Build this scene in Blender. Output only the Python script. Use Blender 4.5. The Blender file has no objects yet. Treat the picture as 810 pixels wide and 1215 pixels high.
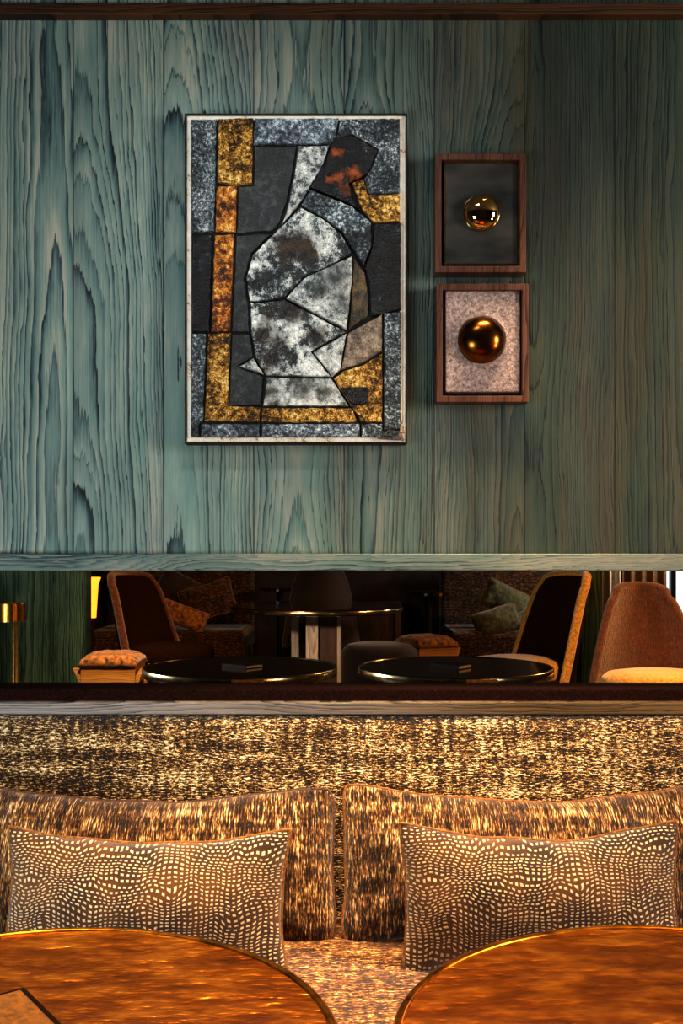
import bpy, bmesh, math, random
from mathutils import Vector, Matrix, noise as mnoise
from mathutils.geometry import tessellate_polygon
random.seed(7)
C = bpy.context.scene.collection
F, HZ, CZ = 1236.0, 650.0, 1.42            # focal length in px, horizon row, eye height

def P(px, py, Y):                           # a picture point at depth Y -> world
    return Vector(((px-405.0)*Y/F, Y, CZ-(py-HZ)*Y/F))
def L(c):                                   # sRGB 0-255 -> linear
    return tuple(((v/255.0)/12.92 if v/255.0 <= 0.04045 else ((v/255.0+0.055)/1.055)**2.4) for v in c)

# ---------------------------------------------------------------- node helper
class NT:
    def __init__(s, name):
        s.m = bpy.data.materials.new(name); s.m.use_nodes = True
        s.t = s.m.node_tree; s.b = s.t.nodes['Principled BSDF']
        tc = s.t.nodes.new('ShaderNodeTexCoord'); s.obj = tc.outputs['Object']
        s.gen = tc.outputs['Generated']
        sp = s.t.nodes.new('ShaderNodeSeparateXYZ'); s.link(s.obj, sp.inputs[0])
        s.x, s.y, s.z = sp.outputs
    def link(s, a, b): s.t.links.new(a, b)
    def put(s, sock, v):
        if isinstance(v, bpy.types.NodeSocket): s.link(v, sock)
        else: sock.default_value = v
    def m_(s, op, a, b=0.0, c=None, clamp=False):
        n = s.t.nodes.new('ShaderNodeMath'); n.operation = op; n.use_clamp = clamp
        s.put(n.inputs[0], a); s.put(n.inputs[1], b)
        if c is not None: s.put(n.inputs[2], c)
        return n.outputs[0]
    def add(s, a, b): return s.m_('ADD', a, b)
    def sub(s, a, b): return s.m_('SUBTRACT', a, b)
    def mul(s, a, b): return s.m_('MULTIPLY', a, b)
    def vec(s, x, y, z):
        n = s.t.nodes.new('ShaderNodeCombineXYZ')
        for i, v in enumerate((x, y, z)): s.put(n.inputs[i], v)
        return n.outputs[0]
    def scaled(s, sx, sy, sz, o=0.0):
        return s.vec(s.m_('MULTIPLY_ADD', s.x, sx, o), s.m_('MULTIPLY', s.y, sy), s.m_('MULTIPLY', s.z, sz))
    def noise(s, v, scale=1.0, detail=2.0, rough=0.5, dist=0.0):
        n = s.t.nodes.new('ShaderNodeTexNoise')
        s.link(v, n.inputs['Vector']); n.inputs['Scale'].default_value = scale
        n.inputs['Detail'].default_value = detail; n.inputs['Roughness'].default_value = rough
        n.inputs['Distortion'].default_value = dist
        return n.outputs[0]
    def voro(s, v, scale=1.0, feature='F1', out=0):
        n = s.t.nodes.new('ShaderNodeTexVoronoi'); n.feature = feature
        s.link(v, n.inputs['Vector']); n.inputs['Scale'].default_value = scale
        return n.outputs[out]
    def white(s, w):
        n = s.t.nodes.new('ShaderNodeTexWhiteNoise'); n.noise_dimensions = '1D'
        s.put(n.inputs['W'], w); return n.outputs['Value']
    def ramp(s, f, stops, interp='LINEAR'):
        n = s.t.nodes.new('ShaderNodeValToRGB'); n.color_ramp.interpolation = interp
        e = n.color_ramp.elements
        while len(e) < len(stops): e.new(0.5)
        for i, (p, c) in enumerate(stops):
            e[i].position = p; e[i].color = (*L(c), 1) if len(c) == 3 else c
        s.put(n.inputs[0], f); return n.outputs[0]
    def rng(s, f, a, b, c=0.0, d=1.0):
        n = s.t.nodes.new('ShaderNodeMapRange'); s.put(n.inputs[0], f)
        for i, v in enumerate((a, b, c, d)): n.inputs[i+1].default_value = v
        return n.outputs[0]
    def mix(s, f, a, b, mode='MIX'):
        n = s.t.nodes.new('ShaderNodeMix'); n.data_type = 'RGBA'; n.blend_type = mode
        s.put(n.inputs[0], f)
        s.put(n.inputs[6], a if isinstance(a, bpy.types.NodeSocket) else (*L(a), 1))
        s.put(n.inputs[7], b if isinstance(b, bpy.types.NodeSocket) else (*L(b), 1))
        return n.outputs[2]
    def bump(s, h, strength=0.5, dist=0.01, prev=None):
        n = s.t.nodes.new('ShaderNodeBump'); n.inputs['Strength'].default_value = strength
        n.inputs['Distance'].default_value = dist; s.link(h, n.inputs['Height'])
        if prev is not None: s.link(prev, n.inputs['Normal'])
        s.link(n.outputs[0], s.b.inputs['Normal']); return n.outputs[0]
    def set(s, **k):
        nm = dict(base='Base Color', rough='Roughness', metal='Metallic', spec='Specular IOR Level', sheen='Sheen Weight',
                  coat='Coat Weight', coatr='Coat Roughness', emit='Emission Color', es='Emission Strength', sheenr='Sheen Roughness', trans='Transmission Weight', sheent='Sheen Tint')
        for q, v in k.items():
            i = s.b.inputs[nm[q]]
            if isinstance(v, tuple) and len(v) == 3: v = (*L(v), 1)
            s.put(i, v)
        return s.m

def wood(name, stops, plank=0.26, off=0.0, horiz=False, K=55.0, tint=None, bump=0.5, rough=0.55, fib=0.35, slope=0.045, seed=0.0):
    n = NT(name)
    x, z = (n.z, n.x) if horiz else (n.x, n.z)
    px = n.m_('DIVIDE', n.add(x, off), plank)
    pid = n.add(n.m_('FLOOR', px), seed)
    lx = n.mul(n.sub(n.m_('FRACT', px), 0.5), plank)
    r1 = n.white(pid); r2 = n.white(n.add(pid, 17.3)); r3 = n.white(n.add(pid, 41.7))
    o = n.mul(r3, 57.0)
    z0 = n.m_('MULTIPLY_ADD', r1, 3.4, -0.2)
    cx = n.mul(n.sub(r2, 0.5), plank*0.9)
    wob = n.mul(n.sub(n.noise(n.vec(n.mul(x, 4.5), o, n.mul(z, 1.0)), 1.0, 3.0, 0.55), 0.5), 0.085)
    wob2 = n.mul(n.sub(n.noise(n.vec(n.mul(x, 38.0), o, n.mul(z, 6.0)), 1.0, 3.0, 0.6), 0.5), 0.012)
    serr = n.mul(n.sub(n.noise(n.vec(n.mul(x, 190.0), o, n.mul(z, 2.2)), 1.0, 3.0, 0.7), 0.5), 0.009)
    d = n.add(n.mul(n.sub(z, z0), slope), n.mul(n.sub(n.noise(n.vec(o, o, n.mul(z, 0.8)), 1.0, 2.0), 0.5), 0.16))
    ax = n.add(n.sub(lx, cx), wob)
    r = n.add(n.add(n.m_('SQRT', n.add(n.mul(ax, ax), n.mul(d, d))), wob2), serr)
    warp = n.mul(n.noise(n.vec(n.mul(r, 14.0), o, 0.0), 1.0, 2.0), 0.09)
    t = n.mul(n.add(n.add(r, warp), n.mul(n.mul(r, r), 3.0)), K)
    saw = n.m_('FRACT', t)
    rid = n.add(n.m_('FLOOR', t), n.mul(pid, 31.0))
    q1 = n.white(rid); q2 = n.white(n.add(rid, 0.37))
    grad = n.mul(n.m_('POWER', saw, 1.6), n.m_('MULTIPLY_ADD', q1, 0.75, 0.1))
    line = n.mul(n.rng(saw, 0.86, 0.96, 0.0, 1.0), n.m_('MULTIPLY_ADD', q2, 0.55, 0.25))
    tail = n.mul(n.rng(saw, 0.0, 0.06, 0.5, 0.0), q2)
    ring = n.sub(1.0, n.m_('MAXIMUM', n.m_('MAXIMUM', grad, line), tail))
    fine = n.noise(n.vec(n.mul(x, 260.0), o, n.mul(z, 5.0)), 1.0, 4.0, 0.7)
    cloud = n.noise(n.vec(n.mul(x, 12.0), o, n.mul(z, 2.0)), 1.0, 4.0, 0.65)
    amp = 1.0
    rv = n.m_('MULTIPLY_ADD', n.sub(ring, 0.5), 0.95, 0.40)
    v = n.add(rv, n.mul(n.sub(fine, 0.5), fib))
    v = n.add(v, n.mul(n.sub(cloud, 0.5), 1.15))
    v = n.add(v, n.mul(n.sub(r2, 0.5), 0.14))
    col = n.ramp(v, stops)
    if tint:
        for (c, lo, hi, sc, amt, mode) in tint:
            f = n.rng(n.noise(n.vec(n.mul(x, sc), n.add(o, sc), n.mul(z, sc*0.16)), 1.0, 3.0), lo, hi, 0.0, amt)
            col = n.mix(f, col, c, mode)
    n.grad = (x, z)
    # seam between two boards
    e = n.m_('ABSOLUTE', n.sub(n.m_('FRACT', px), 0.5))
    seam = n.rng(e, 0.493, 0.4975, 0.0, 0.8)
    col = n.mix(seam, col, (8, 12, 12))
    h = n.add(n.mul(rv, 0.7), n.mul(fine, 0.35))
    h = n.sub(h, n.mul(seam, 1.5))
    n.bump(h, bump, 0.006)
    n.set(base=col, rough=rough, spec=0.35)
    return n, col

def tweed(name, vertical, stops, a=60.0, b=270.0, sheen=0.3, contrast=1.0, axis='xz'):
    n = NT(name)
    z = n.z if axis == 'xz' else n.y
    u, w = (z, n.x) if vertical else (n.x, z)
    f1 = n.noise(n.vec(n.mul(u, a), 3.0, n.mul(w, b)), 1.0, 2.0, 0.6)
    f2 = n.noise(n.vec(n.mul(u, a*3.2), 9.0, n.mul(w, b*1.7)), 1.0, 1.0)
    f3 = n.noise(n.vec(n.mul(u, 3.5), 5.0, n.mul(w, 34.0)), 1.0, 3.0, 0.6)
    f4 = n.noise(n.vec(n.mul(u, 46.0), 7.0, n.mul(w, 6.0)), 1.0, 2.0)
    v = n.add(n.mul(n.sub(f1, 0.5), 1.8*contrast), n.mul(n.sub(f2, 0.5), 1.0*contrast))
    v = n.add(v, n.mul(n.sub(f3, 0.5), 0.8*contrast))
    v = n.add(v, n.mul(n.sub(f4, 0.5), 0.55*contrast))
    v = n.add(v, 0.5)
    col = n.ramp(v, stops)
    n.bump(n.add(f1, n.mul(f2, 0.6)), 0.9, 0.006)
    return n.set(base=col, rough=0.85, spec=0.2, sheen=sheen)

def plain(name, c, rough=0.5, metal=0.0, var=0.15, sc=40.0, bmp=0.0, **k):
    n = NT(name)
    f = n.noise(n.obj, sc, 4.0, 0.6)
    dk = tuple(v*(1-var*1.6) for v in c); lt = tuple(min(255, v*(1+var)) for v in c)
    n.set(base=n.ramp(f, [(0.3, dk), (0.7, lt)]), rough=rough, metal=metal, **k)
    if bmp: n.bump(f, bmp, 0.004)
    return n.m

TEAL = [(0.0, (8, 14, 20)), (0.15, (26, 38, 46)), (0.34, (66, 86, 90)), (0.55, (104, 130, 126)), (0.78, (128, 147, 139)), (1.0, (166, 167, 154))]
M = {}
nw, _ = wood('teal_stained_boards', TEAL, 0.2597, -0.007, K=50.0, bump=0.8, fib=0.5,
             tint=[((92, 84, 90), 0.5, 0.72, 3.5, 0.45, 'MIX'), ((120, 165, 152), 0.55, 0.75, 6.0, 0.35, 'MIX')])
# dimmer light on the right painted into the stain, with greener, browner tone
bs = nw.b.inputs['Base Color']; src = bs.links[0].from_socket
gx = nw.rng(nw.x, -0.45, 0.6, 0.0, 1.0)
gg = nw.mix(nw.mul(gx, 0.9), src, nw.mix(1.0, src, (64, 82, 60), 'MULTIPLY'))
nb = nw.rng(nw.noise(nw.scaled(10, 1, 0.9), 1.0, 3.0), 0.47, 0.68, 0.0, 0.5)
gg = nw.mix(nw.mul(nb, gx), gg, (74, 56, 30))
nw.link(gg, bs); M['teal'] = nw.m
M['teal_rail'] = wood('teal_stained_rail', [(p, tuple(v*0.86 for v in c)) for p, c in TEAL], 0.11, 0.02, horiz=True, K=150, slope=0.02, bump=0.3, seed=5,
                      tint=[((120, 105, 88), 0.45, 0.7, 3.0, 0.5, 'MIX')])[0].m
ncap, _ = wood('grey_brown_rail', [(0, (40, 38, 38)), (0.3, (100, 96, 94)), (0.6, (142, 134, 130)), (1, (176, 166, 158))], 0.2, 0.05, horiz=True, K=230, slope=0.008, bump=0.2)
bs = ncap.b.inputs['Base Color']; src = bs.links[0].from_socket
ncap.link(ncap.mix(ncap.rng(ncap.x, -0.6, 0.5, 0.0, 1.0), src, ncap.mix(1.0, src, (176, 150, 104), 'MULTIPLY')), bs); M['cap'] = ncap.m  # warm light from the right painted in as browner wood
M['dkwood'] = wood('dark_brown_strip', [(0, (18, 10, 4)), (0.5, (52, 32, 14)), (1, (86, 54, 26))], 0.3, 0, horiz=True, K=70)[0].m
M['panelgreen'] = wood('deep_green_boards', [(0, (4, 8, 7)), (0.4, (16, 34, 29)), (0.7, (40, 68, 58)), (1, (80, 106, 90))], 0.5, 0.1, K=30, bump=0.3)[0].m
M['walnut'] = wood('walnut', [(0, (30, 17, 12)), (0.5, (72, 45, 35)), (1, (108, 74, 58))], 0.3, 0, K=120, bump=0.1, rough=0.45)[0].m
M['oak'] = wood('honey_oak', [(0, (90, 52, 16)), (0.5, (168, 112, 48)), (1, (214, 166, 92))], 0.6, 0.1, K=40, horiz=True, bump=0.15)[0].m
M['greywood'] = wood('pale_grey_oak', [(0, (80, 64, 50)), (0.5, (158, 136, 112)), (1, (200, 184, 160))], 0.3, 0.1, K=70, bump=0.2)[0].m
M['umber'] = wood('umber_oak', [(0, (20, 10, 6)), (0.5, (58, 34, 20)), (1, (92, 58, 36))], 0.3, 0.1, K=70, bump=0.2)[0].m
TW = [(0.0, (8, 4, 2)), (0.36, (30, 15, 5)), (0.5, (78, 48, 18)), (0.62, (138, 100, 48)), (0.76, (208, 178, 118)), (1.0, (252, 242, 214))]
M['tweed'] = tweed('woven_chenille', False, TW, contrast=1.3)
TWP = [(0.0, (8, 4, 2)), (0.34, (34, 17, 6)), (0.5, (84, 50, 19)), (0.66, (128, 88, 42)), (0.82, (190, 156, 102)), (1.0, (238, 222, 184))]
M['tweedv'] = tweed('woven_chenille_upright', True, TWP, a=26.0, b=250.0, contrast=1.2)
M['tweedseat'] = tweed('woven_chenille_seat', False, [(p, tuple(min(255, v*1.15) for v in c)) for p, c in TWP], axis='xy', contrast=0.95, a=40, b=160)
M['tweedfar'] = tweed('dark_chenille', False, [(0, (10, 5, 2)), (0.4, (44, 26, 12)), (0.6, (86, 54, 26)), (1, (150, 104, 56))], a=25, b=90)

def dash_velvet():
    n = NT('cut_velvet')
    nA = n.noise(n.scaled(8, 1, 8), 1.0, 2.0); nB = n.noise(n.scaled(8, 1, 8, 31.0), 1.0, 2.0)
    nC = n.noise(n.scaled(60, 1, 60, 5.0), 1.0, 1.0)
    u = n.add(n.add(n.x, n.mul(n.sub(nA, 0.5), 0.03)), n.mul(n.sub(nC, 0.5), 0.005))
    w = n.add(n.z, n.mul(n.sub(nB, 0.5), 0.095))
    row = n.mul(w, 2*math.pi/0.0084)
    rid = n.m_('FLOOR', n.m_('DIVIDE', row, 2*math.pi))
    sel = n.rng(n.add(n.noise(n.scaled(6, 1, 5, 8.0), 1.0, 2.0), n.mul(n.z, -0.9)), 0.44, 0.54, 1.0, 0.0)
    ph = n.mul(n.mul(n.white(rid), 6.28), sel)
    a1 = n.m_('SINE', n.m_('FRACT', n.m_('DIVIDE', row, 2*math.pi)) if False else row)
    a2 = n.m_('SINE', n.add(n.mul(u, 2*math.pi/0.0128), ph))
    h = n.m_('MINIMUM', n.sub(a1, 0.25), n.add(a2, n.rng(nC, 0.35, 0.65, -0.15, 0.35)))
    f = n.rng(h, -0.1, 0.25)
    spk = n.noise(n.obj, 160.0, 2.0)
    base = n.mix(n.rng(n.noise(n.obj, 9.0, 2.0), 0.35, 0.65), (48, 27, 8), (96, 60, 22))
    dash_col = n.mix(spk, (176, 142, 84), (255, 244, 214))  # thread colour of the stitched dashes
    c = n.mix(f, base, dash_col)
    n.bump(n.add(f, n.mul(spk, 0.3)), 0.9, 0.006)
    return n.set(base=c, rough=0.8, spec=0.25, sheen=0.5)
M['dash'] = dash_velvet()
M['piping'] = plain('brown_piping', (92, 62, 48), 0.8, var=0.3, sc=150)
M['pipegold'] = plain('tan_piping', (132, 88, 42), 0.8, var=0.3, sc=150)

def copper():
    n = NT('hammered_copper_lacquer')
    a = n.noise(n.scaled(9, 26, 1), 1.0, 3.0, 0.6)
    b = n.noise(n.scaled(30, 70, 1), 1.0, 2.0)
    c = n.ramp(n.add(n.mul(a, 0.7), n.mul(b, 0.3)), [(0.28, (96, 52, 8)), (0.48, (172, 102, 20)), (0.68, (238, 166, 60))])
    n.bump(n.add(a, n.mul(b, 0.5)), 0.8, 0.012)
    return n.set(base=c, rough=0.3, metal=0.85, coat=0.3, coatr=0.1)
M['copper'] = copper()
def gloss_black():
    n = NT('smoked_lacquer')
    a = n.noise(n.scaled(3, 30, 1), 1.0, 3.0)
    n.bump(a, 0.06, 0.004)
    return n.set(base=n.ramp(a, [(0.3, (16, 9, 3)), (0.7, (44, 28, 8))]), rough=0.12, metal=0.2, coat=0.6, coatr=0.05)
M['lacquer'] = gloss_black()
M['brass'] = plain('brushed_brass', (196, 142, 60), 0.28, 1.0, 0.12, 60)
M['satinbrass'] = plain('satin_brass', (212, 160, 76), 0.5, 0.7, 0.08, 60)
M['silver'] = plain('worn_silver_rim', (200, 186, 150), 0.22, 1.0, 0.25, 14, 0.15)
M['goldrim'] = plain('gilt_rim', (190, 124, 36), 0.3, 1.0, 0.3, 22, 0.3)
M['black'] = plain('blackened_metal', (22, 16, 12), 0.4, 0.6, 0.2)
M['velvet'] = plain('umber_velvet', (48, 27, 11), 0.9, 0, 0.35, 130, 0.4, sheen=0.5)
M['rust'] = tweed('rust_corduroy', True, [(0, (30, 11, 3)), (0.45, (74, 34, 10)), (0.65, (104, 52, 16)), (1, (140, 80, 32))], a=30, b=200, contrast=0.5, sheen=0.5)
M['ochre'] = plain('lit_ochre_velvet', (186, 128, 40), 0.85, 0, 0.2, 60, 0.2, sheen=0.4)  # lit yellow of chair seats, edge and rim glint put into the colour
M['darkvelvet'] = plain('black_brown_velvet', (34, 15, 8), 0.95, 0, 0.5, 120, 0.6, spec=0.1)
M['olive'] = plain('olive_velvet', (96, 92, 48), 0.85, 0, 0.3, 35, 0.3, sheen=0.5)
M['fleece'] = plain('flecked_brown_fleece', (126, 86, 44), 0.9, 0, 0.7, 34, 0.8, sheen=0.4)
M['cover'] = plain('brown_book_cloth', (112, 82, 38), 0.55, 0, 0.2, 80, 0.1)
M['coveredge'] = plain('dark_book_edge', (26, 15, 8), 0.7, spec=0.1)
M['pages'] = plain('paper_edges', (226, 214, 190), 0.8, 0, 0.1, 200)
M['floor'] = wood('dark_oak_floor', [(0, (16, 9, 5)), (0.5, (48, 29, 16)), (1, (78, 50, 30))], 0.16, 0, K=60)[0].m
M['plaster'] = plain('umber_plaster', (58, 44, 32), 0.9, 0, 0.15, 8)
M['ceil'] = plain('grey_plaster', (92, 86, 78), 0.9, 0, 0.08, 8)
M['linen'] = plain('pale_linen', (214, 200, 176), 0.9, 0, 0.08, 60)
M['tan'] = plain('tan_linen', (146, 108, 66), 0.9, 0, 0.12, 60)
M['glow'] = plain('lit_amber_shade', (255, 160, 60), 0.6, emit=(255, 138, 40), es=2.2)
def pane():
    n = NT('window_pane'); t = n.t
    g = t.nodes.new('ShaderNodeBsdfGlossy'); g.inputs['Roughness'].default_value = 0.02
    tr = t.nodes.new('ShaderNodeBsdfTransparent'); mx = t.nodes.new('ShaderNodeMixShader'); mx.inputs[0].default_value = 0.06
    n.link(tr.outputs[0], mx.inputs[1]); n.link(g.outputs[0], mx.inputs[2])
    n.link(mx.outputs[0], t.nodes['Material Output'].inputs[0]); return n.m
M['pane'] = pane()

# ceramics of the relief
def ceramic(name, stops, sc=60.0, rough=0.45, metal=0.0, bmp=0.8, sc2=9.0, w2=0.5, spec=0.6):
    n = NT(name)
    a = n.noise(n.obj, sc, 4.0, 0.65); b = n.noise(n.obj, sc2, 4.0, 0.6, 0.6)
    g = n.noise(n.obj, 260.0, 2.0, 0.6)
    v = n.add(n.mul(n.sub(a, 0.5), 1.7), n.mul(n.sub(b, 0.5), w2*2.6)); v = n.add(n.add(v, n.mul(n.sub(g, 0.5), 0.9)), 0.53)
    n.bump(n.add(n.add(a, n.mul(b, 0.6)), n.mul(g, 0.5)), bmp, 0.010)
    return n.set(base=n.ramp(v, stops), rough=rough, metal=metal, spec=spec)
M['c_silver'] = ceramic('granular_grey_glaze', [(0, (12, 16, 20)), (0.38, (44, 52, 58)), (0.6, (98, 112, 120)), (0.85, (204, 218, 222)), (1, (240, 246, 246))], 120, 0.4, 0.15, 1.0)
M['c_gold'] = ceramic('granular_gold_glaze', [(0, (10, 6, 3)), (0.34, (50, 32, 8)), (0.5, (128, 90, 24)), (0.66, (198, 150, 58)), (0.9, (250, 226, 150)), (1, (255, 240, 190))], 90, 0.35, 0.2, 1.0)
M['c_rust'] = ceramic('rust_gold_glaze', [(0, (8, 4, 2)), (0.35, (60, 24, 4)), (0.52, (140, 78, 10)), (0.7, (200, 132, 30)), (1, (240, 210, 140))], 70, 0.3, 0.2, 0.8)
M['c_dark'] = ceramic('charcoal_slate_glaze', [(0, (6, 8, 9)), (0.5, (24, 28, 30)), (1, (68, 74, 74))], 50, 0.55, 0, 0.5)
M['c_black'] = ceramic('black_wet_glaze', [(0, (2, 2, 3)), (0.55, (8, 8, 10)), (0.85, (34, 38, 44)), (1, (120, 128, 134))], 34, 0.25, 0.0, 0.8, spec=0.4)
M['c_white'] = ceramic('mottled_white_glaze', [(0, (6, 10, 12)), (0.34, (20, 28, 32)), (0.46, (84, 94, 96)), (0.6, (166, 174, 170)), (1, (238, 240, 232))], 55, 0.3, 0, 0.8, 11.0, 1.0)
M['c_pale'] = ceramic('pale_mottled_glaze', [(0, (10, 14, 16)), (0.26, (56, 66, 68)), (0.46, (146, 152, 148)), (1, (240, 240, 232))], 60, 0.4, 0, 0.5, 9.0, 0.7)
M['c_blue'] = ceramic('blue_grey_glaze', [(0, (12, 16, 20)), (0.35, (48, 58, 66)), (0.6, (112, 128, 140)), (0.85, (206, 220, 226)), (1, (236, 242, 244))], 90, 0.4, 0.1, 0.9)
def stained(name, base, blobs, col1, col2, soft=0.5):
    # the same glaze with soft fired stains; blobs are (x, z, radius) on the panel
    src = M[base].copy(); src.name = name
    n = NT.__new__(NT); n.m = src; n.t = src.node_tree; n.b = n.t.nodes['Principled BSDF']
    tc = [q for q in n.t.nodes if q.type == 'TEX_COORD'][0]; n.obj = tc.outputs['Object']
    sp = [q for q in n.t.nodes if q.type == 'SEPXYZ'][0]; n.x, n.y, n.z = sp.outputs
    cur = n.b.inputs['Base Color'].links[0].from_socket
    wx = n.add(n.x, n.mul(n.sub(n.noise(n.scaled(22, 1, 22), 1.0, 4.0, 0.65), 0.5), 0.07))
    wz = n.add(n.z, n.mul(n.sub(n.noise(n.scaled(22, 1, 22, 13.0), 1.0, 4.0, 0.65), 0.5), 0.07))
    mask = None
    for (bx, bz, br) in blobs:
        dx = n.sub(wx, bx); dz = n.sub(wz, bz)
        d = n.m_('DIVIDE', n.m_('SQRT', n.add(n.mul(dx, dx), n.mul(dz, dz))), br)
        f = n.rng(d, 1.0-soft, 1.0+soft*0.5, 1.0, 0.0)
        mask = f if mask is None else n.m_('MAXIMUM', mask, f)
    c = n.mix(n.rng(n.noise(n.obj, 28.0, 4.0, 0.65), 0.4, 0.62), col1, col2)
    n.link(n.mix(mask, cur, c), n.b.inputs['Base Color']); return src
def blob(cx, cy, r):
    p = P(210+cx/2.893, 120+cy/2.893, 2.94); return (p.x, p.z, r/2.893*2.94/F)
M['s_upper'] = stained('mottled_white_brown_stain', 'c_white', [blob(385, 500, 62), blob(440, 500, 55), blob(470, 520, 25)], (8, 8, 5), (60, 42, 12))
M['s_tri'] = stained('pale_black_stain', 'c_pale', [blob(540, 610, 62), blob(490, 650, 34), blob(565, 680, 40)], (10, 14, 16), (58, 66, 66), 0.9)
M['s_lower'] = stained('mottled_white_dark_stain', 'c_white', [blob(300, 800, 42), blob(345, 815, 36), blob(325, 880, 38), blob(310, 740, 30), blob(300, 925, 24), blob(480, 800, 40), blob(400, 720, 45)], (10, 10, 10), (46, 32, 16), 0.8)
M['s_black'] = stained('black_gold_stain', 'c_black', [blob(535, 170, 24), blob(600, 275, 42), blob(560, 260, 20), blob(530, 265, 16)], (196, 96, 16), (30, 18, 6), 0.8)
M['s_base'] = stained('pale_rust_stain', 'c_pale', [blob(315, 1000, 30), blob(430, 985, 40), blob(330, 1045, 22), blob(500, 1000, 26)], (44, 24, 10), (70, 74, 60), 0.7)
M['c_olive'] = ceramic('olive_rust_stain', [(0, (6, 6, 4)), (0.4, (30, 26, 10)), (0.7, (86, 64, 22)), (1, (120, 100, 60))], 40, 0.35, 0, 0.6)
M['c_taupe'] = ceramic('taupe_glaze', [(0, (22, 18, 16)), (0.4, (70, 62, 54)), (0.65, (122, 104, 84)), (1, (176, 160, 140))], 60, 0.45, 0, 0.5)
M['ground'] = ceramic('plaster_ground', [(0, (90, 44, 10)), (0.2, (176, 130, 70)), (0.32, (232, 222, 200)), (1, (250, 246, 234))], 30, 0.6, 0, 0.5, 7.0, 0.5)
M['grout'] = plain('dark_grout', (18, 14, 12), 0.8)
M['rustframe'] = plain('rusted_steel', (40, 26, 20), 0.6, 0.4, 0.5, 40)
def mirrorpanel():
    n = NT('dark_polished_panel')
    a = n.noise(n.scaled(6, 1, 14), 1.0, 3.0)
    n.bump(a, 0.12, 0.01)
    return n.set(base=n.ramp(a, [(0.3, (50, 54, 54)), (0.7, (96, 94, 90))]), rough=0.25, metal=0.4, coat=0.6, coatr=0.06)
M['dkpanel'] = mirrorpanel()
M['speck'] = ceramic('speckled_rose_stone', [(0, (78, 60, 56)), (0.3, (118, 98, 93)), (0.55, (150, 130, 124)), (1, (196, 180, 174))], 110, 0.6, 0, 0.5, 8.0, 0.15)
M['domeglass'] = plain('gilt_mirror_dome', (236, 196, 130), 0.05, 1.0, 0.1, 6)
M['domebronze'] = plain('bronze_dome', (112, 70, 28), 0.22, 1.0, 0.3, 14)

# ---------------------------------------------------------------- mesh helpers
def link(name, bm, mat, parent=None, smooth=False, bevel=0.0, sub=0):
    me = bpy.data.meshes.new(name)
    bmesh.ops.recalc_face_normals(bm, faces=bm.faces)
    bm.to_mesh(me); bm.free()
    if smooth:
        for p in me.polygons: p.use_smooth = True
    o = bpy.data.objects.new(name, me); C.objects.link(o)
    if mat: me.materials.append(mat)
    if parent: o.parent = parent
    if bevel:
        b = o.modifiers.new('bevel', 'BEVEL'); b.width = bevel; b.segments = 3; b.limit_method = 'ANGLE'
    if sub:
        s = o.modifiers.new('sub', 'SUBSURF'); s.levels = sub; s.render_levels = sub
    return o
def box(bm, x0, x1, y0, y1, z0, z1):
    vs = [bm.verts.new(p) for p in ((x0,y0,z0),(x1,y0,z0),(x1,y1,z0),(x0,y1,z0),(x0,y0,z1),(x1,y0,z1),(x1,y1,z1),(x0,y1,z1))]
    for f in ((0,3,2,1),(4,5,6,7),(0,1,5,4),(1,2,6,5),(2,3,7,6),(3,0,4,7)): bm.faces.new([vs[i] for i in f])
def boxo(name, dims, mat, parent=None, bevel=0.0):
    bm = bmesh.new(); box(bm, *dims); return link(name, bm, mat, parent, False, bevel)
def lathe(bm, prof, seg=64, cx=0, cy=0):
    rings = []
    for r, z in prof:
        if r < 1e-6: rings.append([bm.verts.new((cx, cy, z))])
        else: rings.append([bm.verts.new((cx+r*math.cos(2*math.pi*i/seg), cy+r*math.sin(2*math.pi*i/seg), z)) for i in range(seg)])
    for a, b in zip(rings, rings[1:]):
        for i in range(seg):
            j = (i+1) % seg
            if len(a) == 1 and len(b) == 1: continue
            if len(a) == 1: bm.faces.new((a[0], b[i], b[j]))
            elif len(b) == 1: bm.faces.new((a[i], b[0], a[j]))
            else: bm.faces.new((a[i], b[i], b[j], a[j]))
def tube(bm, pts, r, seg=8, closed=False):
    n = len(pts); rings = []
    for i, p in enumerate(pts):
        a = pts[(i-1) % n] if (closed or i > 0) else p
        b = pts[(i+1) % n] if (closed or i < n-1) else p
        t = (Vector(b)-Vector(a)).normalized()
        up = Vector((0,1,0)) if abs(t.y) < 0.9 else Vector((1,0,0))
        s = t.cross(up).normalized(); q = s.cross(t)
        rings.append([bm.verts.new(Vector(p)+r*(math.cos(2*math.pi*k/seg)*s+math.sin(2*math.pi*k/seg)*q)) for k in range(seg)])
    for i in range(n if closed else n-1):
        a, b = rings[i], rings[(i+1) % n]
        for k in range(seg):
            bm.faces.new((a[k], b[k], b[(k+1) % seg], a[(k+1) % seg]))
    if not closed:
        bm.faces.new(rings[0]); bm.faces.new(list(reversed(rings[-1])))
def tag(o, label, cat, group=None):
    o['label'] = label; o['category'] = cat
    if group: o['group'] = group
    return o
def thing(name, label, cat, loc=(0,0,0), rz=0.0, group=None):
    o = bpy.data.objects.new(name, None); o.empty_display_size = 0.1; C.objects.link(o)
    o.location = loc; o.rotation_euler = (0, 0, rz); return tag(o, label, cat, group)
def struct(o): o['kind'] = 'structure'; return o
def copy_tree(o, parent=None):
    c = o.copy(); C.objects.link(c)
    if parent: c.parent = parent
    for ch in list(o.children): copy_tree(ch, c)
    return c

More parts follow.
